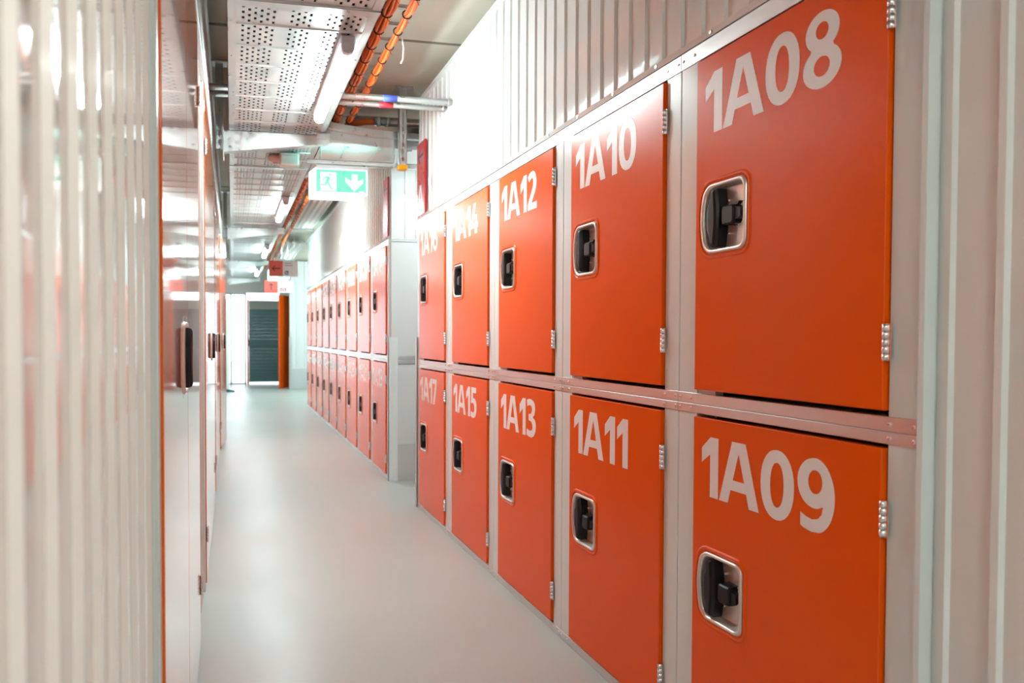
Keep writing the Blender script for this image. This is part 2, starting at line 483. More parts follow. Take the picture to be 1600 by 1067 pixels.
HA, HB, HR = 0.084, 0.098, 0.028
def hardware(fr, out_by=0.0):
    """fr(u, v, d) -> 3D; d = distance out of the door face. Returns meshes."""
    out = {}
    L = lambda a, b_, r, bl, d: [fr(u, v, d) for u, v in rr_loop(a, b_, r, bl)]
    mb = MB()
    mb.loft([L(HA + .001, HB + .001, HR, .019, -.002), L(HA, HB, HR, .019, .004), L(HA - .004, HB - .004, HR - .002, .019, .006), L(HA - .009, HB - .009, HR - .004, .018, .004),
             L(HA - .011, HB - .011, HR - .006, .017, -.002), L(HA - .014, HB - .014, HR - .010, .014, -.030)], False, True, True)
    out['recess_dish'] = mb.mesh('recess_dish', M['steel'])
    # wavy black grip down the left side of the dish
    lft = [(-.052, .082), (-.060, .055), (-.072, .030), (-.075, 0), (-.072, -.030), (-.060, -.055), (-.052, -.082)]
    rgt = [(-.034, -.082), (-.030, -.055), (-.026, -.030), (-.025, 0), (-.026, .030), (-.030, .055), (-.034, .082)]
    poly = lft + rgt
    cx = lambda p, s: (-.048 + (p[0] + .048) * s, p[1] * (1 - (1 - s) * .25))
    mb = MB()
    mb.loft([[fr(*cx(p, 1), -.029) for p in poly], [fr(*cx(p, 1), out_by) for p in poly], [fr(*cx(p, .85), .008 + out_by) for p in poly], [fr(*cx(p, .5), .011 + out_by) for p in poly]], False, True)
    out['grip'] = mb.mesh('grip', M['black'])
    def disc(cu, cv, r, d0, d1, n=10):
        m_ = MB()
        l = lambda q, d: [fr(cu + q * math.cos(2 * PI * k / n), cv + q * math.sin(2 * PI * k / n), d) for k in range(n)]
        return m_.loft([l(r, d0), l(r, (d0 + d1 * 2) / 3), l(r * .6, d1)], False, True, True)
    out['rivet_a'] = disc(-.019, .046, .004, -.030, -.022).mesh('rivet', M['chrome'])
    out['rivet_b'] = disc(-.019, -.046, .004, -.030, -.022).mesh('rivet', M['chrome'])
    out['rivet_c'] = disc(.060, .050, .0045, -.030, -.023).mesh('rivet', M['chrome'])
    out['rivet_d'] = disc(.060, -.050, .0045, -.030, -.023).mesh('rivet', M['chrome'])
    mb = disc(.018, 0, .030, -.030, -.020, 18)
    out['latch_ring'] = mb.mesh('latch_ring', M['chrome'])
    mb = MB()
    sq = rr_loop(.024, .026, .008, 0, 3)
    mb.loft([[fr(.016 + u, v, -.021) for u, v in sq], [fr(.016 + u, v, .004) for u, v in sq], [fr(.016 + u * .85, v * .85, .008) for u, v in sq]], False, True)
    tab = [(.038, .018), (.060, .014), (.062, -.010), (.052, -.014), (.038, -.018)]
    mb.loft([[fr(u, v, -.014) for u, v in tab], [fr(u, v, .002) for u, v in tab]])
    cap = [(.002, .026), (.040, .026), (.048, .034), (.010, .034)]
    mb.loft([[fr(u, v, -.018) for u, v in cap], [fr(u, v, -.006) for u, v in cap]])
    out['latch_knob'] = mb.mesh('latch_knob', M['black'])
    return out

def door_plate(u0, u1, v0, v1, fr, thick, emb=.0035):
    """door leaf with an embossed recess opening at the origin of (u, v)"""
    mb = MB()
    inner = rr_loop(HA, HB, HR, .019)
    n = len(inner)
    # outer rectangle points matched by direction
    outer = []
    for u, v in inner:
        tu = (u1 / u) if u > 1e-6 else ((u0 / u) if u < -1e-6 else 1e9)
        tv = (v1 / v) if v > 1e-6 else ((v0 / v) if v < -1e-6 else 1e9)
        t = min(tu, tv)
        outer.append((u * t, v * t))
    # snap the nearest points on to the corners
    for cu, cv in ((u0, v0), (u0, v1), (u1, v0), (u1, v1)):
        i = min(range(n), key=lambda k: (outer[k][0] - cu) ** 2 + (outer[k][1] - cv) ** 2)
        outer[i] = (cu, cv)
    em = lambda g: rr_loop(HA + g, HB + g, HR + g * .6, .019)
    loops = [[fr(u, v, -thick) for u, v in outer], [fr(u, v, -.0015) for u, v in outer],
             [fr(u + (.0015 if u < 0 else -.0015), v + (.0015 if v < 0 else -.0015), 0) for u, v in outer]]
    for g, d in ((.017, 0), (.013, emb), (.008, emb), (.004, .0), (0, -.001), (0, -.012)):
        loops.append([fr(u, v, d) for u, v in em(g)])
    mb.loft(loops, False, False)
    mb.add([fr(u0, v0, -thick), fr(u1, v0, -thick), fr(u1, v1, -thick), fr(u0, v1, -thick)], [(0, 1, 2, 3)])
    return mb

def hinge_mesh():
    """knuckled hinge, axis along z from 0 to 0.078 at the origin"""
    mb = MB()
    n = 5
    for k in range(n):
        z0, z1 = k * .0156 + .0006, (k + 1) * .0156 - .0006
        mb.tube([(0, 0, z0), (0, 0, z1)], .0062, 10)
    mb.box((.001, -.012, 0), (.004, .012, .078))
    return mb.mesh('hinge', M['chrome'])
HINGE = hinge_mesh()
def screw_mesh():
    mb = MB()
    n = 8
    l = lambda r, d: [(d, r * math.cos(2 * PI * k / n), r * math.sin(2 * PI * k / n)) for k in range(n)]
    mb.loft([l(.0048, .001), l(.0048, -.0018), l(.0026, -.0032)], False, True)
    mb.box((-.0034, -.0035, -.0006), (-.003, .0035, .0006))
    return mb.mesh('screw', M['chrome'])
SCREW = screw_mesh()

# ------------------------------------------------------------------ lockers
NUMH = 0.172
def make_locker(pitch, upper, detail=True):
    """local origin: bottom of the module at its near seam, x = 0 the frame face, -x into the corridor"""
    H = 1.0627 if upper else 1.0723
    zb0, zb1 = 0.0, (0.0327 if upper else 0.035)
    zt0, zt1 = (1.0125, H) if upper else (1.045, H)
    d0, d1 = (0.0447, 1.0045) if upper else (0.045, 1.0365)
    y0, y1 = 0.078, pitch - 0.092
    root = thing('locker', (0, 0, 0))
    ca = MB()
    ca.box((.07, .004, .002), (.6, pitch - .004, H - .002))
    ca.build('carcass', M['dark'], root)
    g = .0012
    # stiles with a rolled edge at the seam
    MB().bbox((0, g, .0), (.07, y0 - .003, H), .0022).build('stile', M['stile'], root)
    MB().bbox((0, y1 + .003, .0), (.07, pitch - g, H), .0022).build('stile', M['stile'], root)
    for nm, za, zb in (('bottom_rail', zb0, zb1), ('top_rail', zt0, zt1)):
        r = MB().bbox((-.003, g * .6, za + .0006), (.068, pitch - g * .6, zb - .0006), .0012).build(nm, M['rail'], root)
        if detail:
            for y in (.012, .068, pitch - .066, pitch - .013):
                link('screw', SCREW, r, (-.003, y, (za + zb) / 2 - (0 if upper or nm == 'top_rail' else -.004)))
    lip = MB().box((.004, y1 - .075, zb1 - .002), (.03, y1 + .004, d0 - .001)).build('latch_lip', M['stile'], root)
    hy, hz = y1 - .040 - .09, (d0 + d1) / 2 + .012
    fr = lambda u, v, d: (-.012 - d, -u, v)
    door = door_plate(hy - y1, hy - y0, d0 - hz, d1 - hz, lambda u, v, d: fr(u, v, d), .036).build('door', M['orange'], root, (0, hy, hz))
    for k, me in HW.items():
        link(k.split('_')[0] if k.startswith('rivet') else k, me, door)
    for z in ((d0 + .105, d1 - .163) if upper else (d0 + .095, d1 - .188)):
        link('hinge', HINGE, door, (-.009, y0 - hy - .002, z - hz))
    return root, door, hy, hz, y1, d1

HW = hardware(lambda u, v, d: (-.012 - d, -u, v))
PROTO = {}
def place_locker(num, y, z, pitch, upper, label, group, detail):
    key = (pitch, upper, detail)
    if key not in PROTO:
        PROTO[key] = make_locker(pitch, upper, detail)
        root = PROTO[key][0]
    else:
        root = copy_tree(PROTO[key][0])
        for ch in list(root.children):       # the copied number belongs to the source
            for s in list(ch.children):
                if s.name.split('.')[0] == 'number': bpy.data.objects.remove(s)
    _, _, hy, hz, y1, d1 = PROTO[key]
    root.location = (D, y, z)
    tag(root, label, 'locker', group)
    door = [c for c in root.children if c.name.split('.')[0] == 'door'][0]
    ul, vb = (hy - y1) + .040, (d1 - hz) - .052 - NUMH
    me = text_mesh('number', num, NUMH, lambda u, v: (-.0126, -(ul + u), vb + v), M['print'])
    link('number', me, door)
    return root

near_desc = {
    '1A08': 'large orange upper locker 1A08, nearest the camera in the top row',
    '1A09': 'large orange lower locker 1A09, nearest the camera in the bottom row',
    '1A10': 'orange upper locker 1A10 whose top reflects a lamp as a white glow',
    '1A11': 'orange lower locker 1A11, left of 1A09 in the bottom row',
    '1A12': 'bright orange upper locker 1A12, left of 1A10',
    '1A13': 'orange lower locker 1A13, directly under 1A12',
    '1A14': 'orange upper locker 1A14, between 1A12 and 1A16',
    '1A15': 'orange lower locker 1A15, between 1A13 and 1A17',
    '1A16': 'orange upper locker 1A16 under the red letter A sign at the bank end',
    '1A17': 'orange lower locker 1A17, at the far end of the near bottom row',
}
for k in range(5):
    for up in (1, 0):
        num = '1A%02d' % (8 + 2 * k + (0 if up else 1))
        place_locker(num, 1.191 + .8 * k, 1.0723 if up else 0, 0.8, bool(up), near_desc[num], 'orange lockers of the near bank', True)
FP = 0.7745
ordn = ['first', 'second', 'third', 'fourth', 'fifth', 'sixth', 'seventh', 'eighth', 'ninth']
for k in range(9):
    for up in (1, 0):
        num = '1A%02d' % (18 + 2 * k + (0 if up else 1))
        row = 'upper' if up else 'lower'
        label = 'orange %s locker %s in the far bank, %s from the side corridor' % (row, num, ordn[k])
        place_locker(num, 6.20 + FP * k, 1.0723 if up else 0, FP, bool(up), label, 'orange lockers of the far bank', k < 2)

# corner guards at the ends of the banks
def corner_guard(y, label, sgn):
    mb = MB()
    x0 = D - .012
    if sgn < 0:     # wraps the end that faces the camera
        mb.box((x0, y - .034, 0), (x0 + .088, y - .028, 1.27))
        mb.box((x0, y - .034, 0), (x0 + .006, y, 1.27))
    else:
        mb.box((x0, y + .022, 0), (x0 + .06, y + .027, 1.27))
        mb.box((x0, y - .004, 0), (x0 + .005, y + .027, 1.27))
    tag(mb.build('corner_guard', M['pale'] if sgn < 0 else M['galv']), label, 'corner guard')
corner_guard(6.20, 'tall white corner guard at the start of the far locker bank', -1)
corner_guard(5.182, 'steel corner guard at the far end of locker 1A17', 1)

# ------------------------------------------------------------------ tall doors in the left wall
HWL = hardware(lambda u, v, d: (d, u, v), .012)
def tall_doors(ya, ym, yb, label, xf=XL + .009):
    root = thing('storage_unit_door', (xf, ya, 0), label, 'door', 'tall orange doors in the left wall')
    for (p0, p1, latch) in ((ya, ym, 1), (ym, yb, 0)):
        p0 += .003; p1 -= .003
        if latch:       # the leaf that carries the recessed handle at its meeting edge
            hy, hz = p1 - .115, 1.215
            lf = door_plate(p0 - hy, p1 - hy, .03 - hz, 2.505 - hz, lambda u, v, d: (d, u, v), .036, .0004).build('leaf', M['orangegloss'], root, (0, hy - ya, hz))
            for k, me in HWL.items():
                link(k.split('_')[0] if k.startswith('rivet') else k, me, lf)
            off = -hy
        else:
            lf = MB().bbox((-.03, p0 - ya, .03), (0, p1 - ya, 2.505), .0015).build('leaf', M['orangegloss'], root)
            off = -ya; hz = 0
        for z in (.24, 2.18):
            link('hinge', HINGE, lf, (.004, (p0 if latch else p1) + off, z - hz))
    return root
tall_doors(1.425, 2.20, 2.945, 'tall orange double door nearest the camera in the left wall')
tall_doors(3.70, 4.93, 5.58, 'second tall orange double door along the left wall')
tall_doors(5.89, 7.02, 7.90, 'third tall orange double door along the left wall')
aj = thing('storage_unit_door', (XL + .014, 8.205, 0), 'orange single door standing slightly ajar at the far end of the left wall', 'door', rz=math.radians(-4.2))
hz = 1.215
lf = door_plate(-.40, .36, .02 - hz, 2.40 - hz, lambda u, v, d: (d, u, v), .036, .0004).build('leaf', M['orangegloss'], aj, (0, .40, hz))
for k, me in HWL.items():
    link(k.split('_')[0] if k.startswith('rivet') else k, me, lf)
for z in (.24, 2.18):
    link('hinge', HINGE, lf, (.004, -.40, z - hz))

# ------------------------------------------------------------------ perforated cable tray
TX0, TX1, TZ = -0.015, 0.645, 2.695
def slots():
    W = TX1 - TX0 - .12
    cols = []
    for a, n in ((.02, 6), (.42, 4), (.725, 6)):
        for k in range(n):
            cols.append(TX0 + .06 + W * (a + .05 * k))
    return cols
def tray_section(y0, y1, label):
    root = thing('cable_tray', (0, y0, TZ), label, 'cable tray', 'perforated cable trays over the corridor')
    cols = slots()
    xs = [TX0 + .04]
    for c in cols: xs += [c - .0058, c + .0058]
    xs.append(TX1 - .04)
    L = y1 - y0
    n = int(round(L / .25))
    pl = MB()
    SL, SP = .025, .0555          # slot length and spacing; neighbouring columns are staggered
    even, odd = [], []
    for i in range(n):
        for r in range(4):
            c = i * .25 + .026 + r * SP
            even.append((c - SL / 2, c + SL / 2))
            odd.append((c + SP / 2 - SL / 2, c + SP / 2 + SL / 2))
    ys = sorted([0.0, L] + [t for p in even + odd for t in p])
    nx, ny = len(xs), len(ys)
    vs = [(x, y, 0) for y in ys for x in xs]
    fs = []
    inside = lambda t, P: any(p <= t <= q for p, q in P)
    for j in range(ny - 1):
        mid = (ys[j] + ys[j + 1]) / 2
        he, ho = inside(mid, even), inside(mid, odd)
        for i in range(nx - 1):
            if i % 2 == 1 and (he if (i // 2) % 2 == 0 else ho): continue
            fs.append((j * nx + i, j * nx + i + 1, (j + 1) * nx + i + 1, (j + 1) * nx + i))
    pl.add(vs, fs)
    pl.add([(v[0], v[1], .002) for v in vs], [f[::-1] for f in fs])
    pl.build('perforated_plate', M['tray'], root)
    rib = MB()
    rib.loft([[(TX0 + .035, -.009, .001), (TX0 + .035, -.004, -.006), (TX0 + .035, .004, -.006), (TX0 + .035, .009, .001)], [(TX1 - .035, -.009, .001), (TX1 - .035, -.004, -.006), (TX1 - .035, .004, -.006), (TX1 - .035, .009, .001)]])
    rme = rib.mesh('cross_rib', M['tray'])
    for i in range(n):
        link('cross_rib', rme, root, (0, max(i * .25, .0095), 0))
    cb = MB().tube([(0, .01, 0), (0, L - .01, 0)], .0235, 8).mesh('slot_darkening_cable', M['tie'])  # dark cables added inside the tray so its slots look dark from below
    for k in range(12):
        link('slot_darkening_cable', cb, root, (TX0 + .035 + .0238 + k * .0492, 0, .0265))
    for s, xa, xb in ((-1, TX0, TX0 + .042), (1, TX1 - .042, TX1)):
        sr = MB()
        sr.box((xa, 0, -.006), (xb, L - .004, -.002))
        xo = xa if s < 0 else xb - .003
        sr.box((xo, 0, -.006), (xo + .003, L - .004, .10))
        sr.box((xa, 0, .097), (xb, L - .004, .10))
        sr.build('side_rail', M['galv'], root)
    jp = MB().box((TX0 + .002, .002, -.010), (TX1 - .002, .06, -.0065)); jp.build('joint_plate', M['galv'], root)
    return root
tl = ['nearest section of perforated steel cable tray overhead', 'perforated cable tray section that carries the first lit lamp', 'perforated cable tray section carrying the second lamp, past the first cantilever arm',
      'perforated cable tray section resting on the second cantilever arm', 'perforated cable tray section resting on the third cantilever arm', 'farthest perforated cable tray section near the bright end']
for i, (a, c) in enumerate(((-.0 - 2.9, .1), (.1, 3.1), (3.1, 6.1), (6.1, 9.1), (9.1, 12.1), (12.1, 15.1), (15.1, 18.1))):
    if i == 0: continue
    tray_section(a, c, tl[i - 1])

# branch tray: curved inner rail and the tray that turns into the side corridor
br = thing('branch_cable_tray', (D, 5.7, TZ), 'curved cable tray branch turning right above the green exit sign', 'cable tray')
o = Vector((D, 5.7, TZ))
curve = [(.655, 5.085), (.668, 5.13), (.70, 5.168), (.76, 5.20), (.85, 5.235), (.98, 5.28), (1.126, 5.315), (1.25, 5.335), (1.40, 5.345), (1.8, 5.35), (2.6, 5.35), (3.9, 5.35)]
def rail_strip(path, prof):
    mb = MB()
    loops = []
    for i, (x, y) in enumerate(path):
        a = Vector(path[max(i - 1, 0)]); c = Vector(path[min(i + 1, len(path) - 1)])
        t = (c - a).normalized(); nrm = Vector((-t.y, t.x))      # to the left of travel = into the tray
        loops.append([(x + nrm.x * q - o.x, y + nrm.y * q - o.y, z) for q, z in prof])
    return mb.loft(loops, True, True)
prof = [(.0, 0), (.03, 0), (.03, .003), (.004, .003), (.004, .062), (.010, .070), (.004, .078), (.004, .122), (.03, .122), (.03, .125), (0, .125), (0, .080), (.007, .072), (.007, .068), (0, .060)]
rail_strip(curve, prof).build('curved_side_rail', M['galv'], br)
far_curve = [(3.9, 5.98), (1.45, 5.98), (1.2, 6.0), (1.0, 6.06), (.82, 6.16), (.70, 6.3), (.66, 6.5)]
rail_strip(far_curve, prof).build('curved_side_rail', M['galv'], br)
pl = MB()
n = len(curve)
fx = [.652, .665, .70, .74, .80, .90, 1.0, 1.2, 1.40, 1.8, 2.6, 3.9]
fy = [6.45, 6.4, 6.3, 6.22, 6.17, 6.11, 6.06, 6.0, 5.98, 5.98, 5.98, 5.98]
vs = [(x - o.x, y - o.y, .001) for x, y in curve] + [(fx[i] - o.x, fy[i] - o.y, .001) for i in range(n)]
pl.add(vs, [(i, i + 1, n + i + 1, n + i) for i in range(n - 1)])
pl.build('tray_floor', M['tray'], br)
for x in (.86, 1.1, 1.34):
    MB().box((x - o.x - .012, 5.35 - o.y, -.012), (x - o.x + .012, 5.98 - o.y, -.001)).build('cross_rib', M['galv'], br)

# ------------------------------------------------------------------ cantilever arms on slotted posts
def slotted_post(x, y, z0, z1, width=.045, depth=.03):
    """C-profile whose face towards the camera has slotted holes"""
    mb = MB()
    h = width / 2
    ys = y - depth / 2
    xs = [x - h, x - .006, x + .006, x + h]
    zs = [z0]
    k = z0 + .03
    while k + .03 < z1 - .01:
        zs += [k, k + .03]; k += .055
    zs.append(z1)
    vs = [(a, ys, c) for c in zs for a in xs]
    fs = []
    for j in range(len(zs) - 1):
        for i in range(3):
            if i == 1 and j % 2 == 1: continue
            fs.append((j * 4 + i, j * 4 + i + 1, j * 4 + 5 + i, j * 4 + 4 + i))
    mb.add(vs, fs)
    mb.box((x - h, ys, z0), (x - h + .003, ys + depth, z1))
    mb.box((x + h - .003, ys, z0), (x + h, ys + depth, z1))
    mb.box((x - h, ys + depth - .003, z0), (x + h, ys + depth, z1))
    return mb

def arm(y, label, tip_x=0.672):
    root = thing('bracket_arm', (-.076, y, TZ - .08), label, 'bracket', 'cantilever arms carrying the tray')
    ox, oz = -.076, TZ - .08
    slotted_post(0, 0, -.07, CEIL - oz, .05, .04).build('post', M['galv'], root)
    MB().bbox((-.06, -.05, CEIL - oz - .012), (.06, .05, CEIL - oz), .002).build('ceiling_plate', M['galv'], root)
    a = MB()
    x0, x1 = .03, tip_x - ox
    zt = TZ - .022 - oz
    for yy in (-.026, .022):
        a.loft([[(x0, yy, zt - .145), (x1, yy, zt - .055), (x1, yy, zt), (x0, yy, zt)], [(x0, yy + .004, zt - .145), (x1, yy + .004, zt - .055), (x1, yy + .004, zt), (x0, yy + .004, zt)]])
    a.box((x0, -.026, zt - .004), (x1, .026, zt))
    a.loft([[(x0, -.032, zt - .149), (x0, .032, zt - .149), (x0, .032, zt - .143), (x0, -.032, zt - .143)], [(x1, -.032, zt - .059), (x1, .032, zt - .059), (x1, .032, zt - .053), (x1, -.032, zt - .053)]])
    a.build('arm', M['galv'], root)
    MB().bbox((.022, -.06, zt - .19), (.030, .06, zt + .05), .002).build('end_plate', M['galv'], root)
    MB().bbox((x1 - .09, -.036, zt - .03), (x1 + .004, .036, zt + .012), .002).build('tip_clamp', M['galv'], root)
    return root
arm(5.03, 'steel cantilever arm and slotted post under the tray, nearest of the row')
arm(9.45, 'second cantilever arm under the tray, beyond the smoke detector')
arm(13.6, 'third cantilever arm under the tray, level with the red arrow signs')
arm(17.6, 'last cantilever arm under the tray near the bright end')

# ------------------------------------------------------------------ lamps
def lamp(x, y, label, glow='lamp', z=2.651, group='lit batten lamps under the cable tray'):
    root = thing('batten_lamp', (x, y, z), label, 'lamp', group)
    L = 1.16
    MB().bbox((-.036, 0, -.006), (.036, L, .036), .006).build('housing', M['lampbody'], root)
    sec = [(-.029, -.004), (-.029, -.028), (-.021, -.042), (0, -.048), (.021, -.042), (.029, -.028), (.029, -.004)]
    MB().loft([[(a, .035, c) for a, c in sec], [(a, L - .03, c) for a, c in sec]], True, True, False).build('diffuser', M[glow], root)
    for ya, yb in ((0, .036), (L - .031, L)):
        e = MB()
        e.loft([[(a * 1.04, ya, c * 1.04) for a, c in sec], [(a * 1.04, yb, c * 1.04) for a, c in sec]])
        e.build('end_cap', M['lampbody'], root)
    for yy in (.2, L - .2):
        MB().box((-.012, yy - .01, .034), (.012, yy + .01, TZ - z - .0065)).build('clip', M['galv'], root)
    return root
LY = [3.36, 7.33, 11.2, 14.9]
ll = ['long lit batten lamp under the tray, nearest the camera', 'second lit batten lamp under the tray, beyond the bracket arm', 'third lit batten lamp far down the corridor',
      'fourth lit batten lamp near the bright end']
for y, l in zip(LY, ll):
    lamp(.54, y, l)
lamp(.54, -1.9, 'batten lamp over the corridor far behind the camera', 'lampwarm')
# lamps round the corner, plus two added out of view for the far floor
def side_lamp(x, y, z, h, label, top, glow='lamp'):
    root = thing('batten_lamp', (x, y, z), label, 'lamp')
    MB().bbox((-h, -.03, .0), (h, .03, .036), .006).build('housing', M['lampbody'], root)
    MB().bbox((-h + .02, -.028, -.04), (h - .02, .028, .0), .01).build('diffuser', M[glow], root)
    for xx in (-h * .6, h * .6):
        MB().tube([(xx, 0, .03), (xx, 0, top - z)], .005, 6).build('hanger', M['galv'], root)
side_lamp(2.05, 5.60, 2.63, .45, 'batten lamp in the side corridor, hidden round the corner', TZ - .004, 'lampdim')
side_lamp(2.6, 15.5, 2.9, .6, 'batten lamp in the far side bay, hidden behind the lockers', CEIL)
side_lamp(-1.3, 11.6, 2.7, .6, 'added unseen batten lamp brightening the far floor, nearer one', CEIL, 'lampdim')  # this lamp and the next are added, unseen, to brighten the far end
side_lamp(-1.3, 15.6, 2.7, .6, 'added unseen batten lamp brightening the far floor, by the glazing', CEIL, 'lampdim')

# ------------------------------------------------------------------ ladder tray with orange cables
LX0, LX1, LZ = 0.668, 0.895, 2.905
ld = thing('cable_ladder', (LX0, 1.6, LZ), 'dark steel cable ladder beside the perforated tray', 'cable ladder')
Y0, Y1 = 1.6, 17.0
for xa in (0, LX1 - LX0 - .004):
    MB().box((xa, 0, 0), (xa + .004, Y1 - Y0, .05)).build('side_rail', M['galv'], ld)
rg = MB()
for dx in (-.008, .008): rg.box((.004, dx - .004, 0), (LX1 - LX0 - .004, dx + .004, .008))
rung = rg.mesh('rung', M['galv'])
y = .1
while y < Y1 - Y0:
    link('rung', rung, ld, (0, y, 0)); y += .2
for i in range(4):
    yy = .9 + i * 4
    MB().tube([(.002, yy, .03), (.002, yy, CEIL - LZ)], .005, 6).build('drop_rod', M['galv'], ld)
    MB().tube([(LX1 - LX0 - .002, yy, .03), (LX1 - LX0 - .002, yy, CEIL - LZ)], .005, 6).build('drop_rod', M['galv'], ld)
# dark cables that fill the ladder's top, seen between the rungs
def bundle(x, n, rad, label, seed):
    rnd = random.Random(seed)
    root = thing('cable_bundle', (x, Y0, LZ - .036), label, 'cables')
    offs = []
    for k in range(n):
        a = 2 * PI * k / max(1, n - 1)
        offs.append((rad * math.cos(a), rad * .85 * math.sin(a)) if k < n - 1 else (0, 0))
    for k in range(n):
        pts = []
        y, ph = 0, rnd.uniform(-.12, .12)
        m = int((Y1 - Y0 - .3) / .05)
        for i in range(m):
            y = .15 + i * .05
            s = abs(math.sin(PI * (y - .1) / .2)) ** .8          # pinched where it is tied to a rung
            e = .62 + .5 * s
            wob = .004 * math.sin(y * 5 + k * 2.1)
            pts.append((offs[k][0] * e + wob * s, y, offs[k][1] * e - .010 * s))
        MB().tube(pts, .0088, 6).build('cable', M['cable'], root)
    t = MB()
    ring = []
    for i in range(13):
        a = 2 * PI * i / 12
        ring.append(((rad * .7 + .0125) * math.cos(a), 0, (rad * .6 + .012) * math.sin(a)))
    t.tube(ring, .0035, 5)
    t.tube([(0, 0, -.026), (.012, .006, -.040)], .002, 4)
    tie = t.mesh('cable_tie', M['tie'])
    y = .1
    while y < Y1 - Y0 - .3:
        if y > .12: link('cable_tie', tie, root, (0, y, 0))
        y += .2
    return root
bundle(.700, 4, .011, 'slim tied bundle of orange cables next to the perforated tray', 1)
bundle(.757, 8, .021, 'thickest tied bundle of orange cables under the middle of the ladder', 2)
bundle(.858, 5, .015, 'bundle of orange cables along the outer rail of the ladder', 3)

# white cable tail hanging from the ladder edge
MBt = MB().tube([(.893, 3.86, 2.945), (.915, 3.865, 2.93), (.93, 3.87, 2.86), (.925, 3.86, 2.79), (.91, 3.85, 2.765)], .005, 6)
tag(MBt.build('cable_tail', M['plastic']), 'loose white cable tail hanging beside the cable ladder', 'cable')

# ------------------------------------------------------------------ pipes across the corridor
def pipe(y, z, r, mlab, label):
    root = thing('water_pipe', (D, y, z), label, 'pipe', 'galvanised pipes crossing the corridor')
    MB().tube([(D - D + .06, 0, 0), (-D - .17, 0, 0)], r, 14).build('pipe', M['galv'], root)
    MB().tube([(-.004, 0, 0), (-.014, 0, 0)], r + .006, 14).build('wall_collar', M['galv'], root)
    MB().tube([(-.34, 0, 0), (-.43, 0, 0)], r + .0012, 14).build('pipe_label', M[mlab], root)
    MB().tube([(-.72, 0, 0), (-.75, 0, 0)], r + .004, 14).build('coupling', M['galv'], root)
pipe(4.405, 2.756, .019, 'blue', 'galvanised pipe with a blue label crossing above the corridor')
pipe(4.52, 2.752, .017, 'redlabel', 'galvanised pipe with a red label just below the blue one')

# conduit and orange hose behind the branch tray
cdt = thing('conduit', (1.1, 5.55, 2.955), 'grey steel conduit with an orange hose over the branch tray', 'conduit')
MB().tube([(0, 0, 0), (2.6, 0, 0)], .032, 12).build('pipe', M['galv'], cdt)
for x in (.02, .09, .2):
    MB().tube([(x, 0, 0), (x + .025, 0, 0)], .038, 12).build('collar', M['steel'], cdt)
pts = [(-.01, 0, 0), (-.08, -.02, -.012), (-.16, -.04, -.035), (-.20, -.05, -.045)]
MB().tube(pts, .026, 10).build('hose', M['hose'], cdt)
MB().tube([(2.6, .12, .05), (-.2, .12, .05)], .025, 10).build('pipe', M['galv'], cdt)

# slotted drop post with the yellow cap
sp = thing('drop_post', (1.258, 5.27, 2.55), 'slotted steel drop post with a yellow end cap by the red A sign', 'post')
slotted_post(0, 0, .0, CEIL - 2.55, .058, .045).build('post', M['galv'], sp)
MB().bbox((-.036, -.028, -.032), (.034, .028, .006), .005).build('end_cap', M['yellow'], sp)
MB().bbox((-.07, -.05, CEIL - 2.55 - .014), (.07, .05, CEIL - 2.55), .002).build('ceiling_plate', M['galv'], sp)
for z in (.24, .13): MB().tube([(0, -.022, z), (0, -.034, z)], .010, 6).build('bolt', M['chrome'], sp)
# channel that carries the exit sign
ch = thing('support_channel', (.55, 5.343, 2.555), 'thin steel channel under the branch tray holding the exit sign', 'channel')
MB().box((0, -.012, 0), (.85, -.009, .03)).box((0, -.012, .027), (.85, .012, .03)).box((0, .009, 0), (.85, .012, .03)).build('channel', M['galv'], ch)
for x in (.10, .66):
    MB().tube([(x, 0, .03), (x, 0, TZ - 2.555 - .002)], .005, 6).build('rod', M['galv'], ch)
MB().bbox((.655, -.03, -.01), (.668, .03, .12), .002).build('clamp', M['galv'], ch)

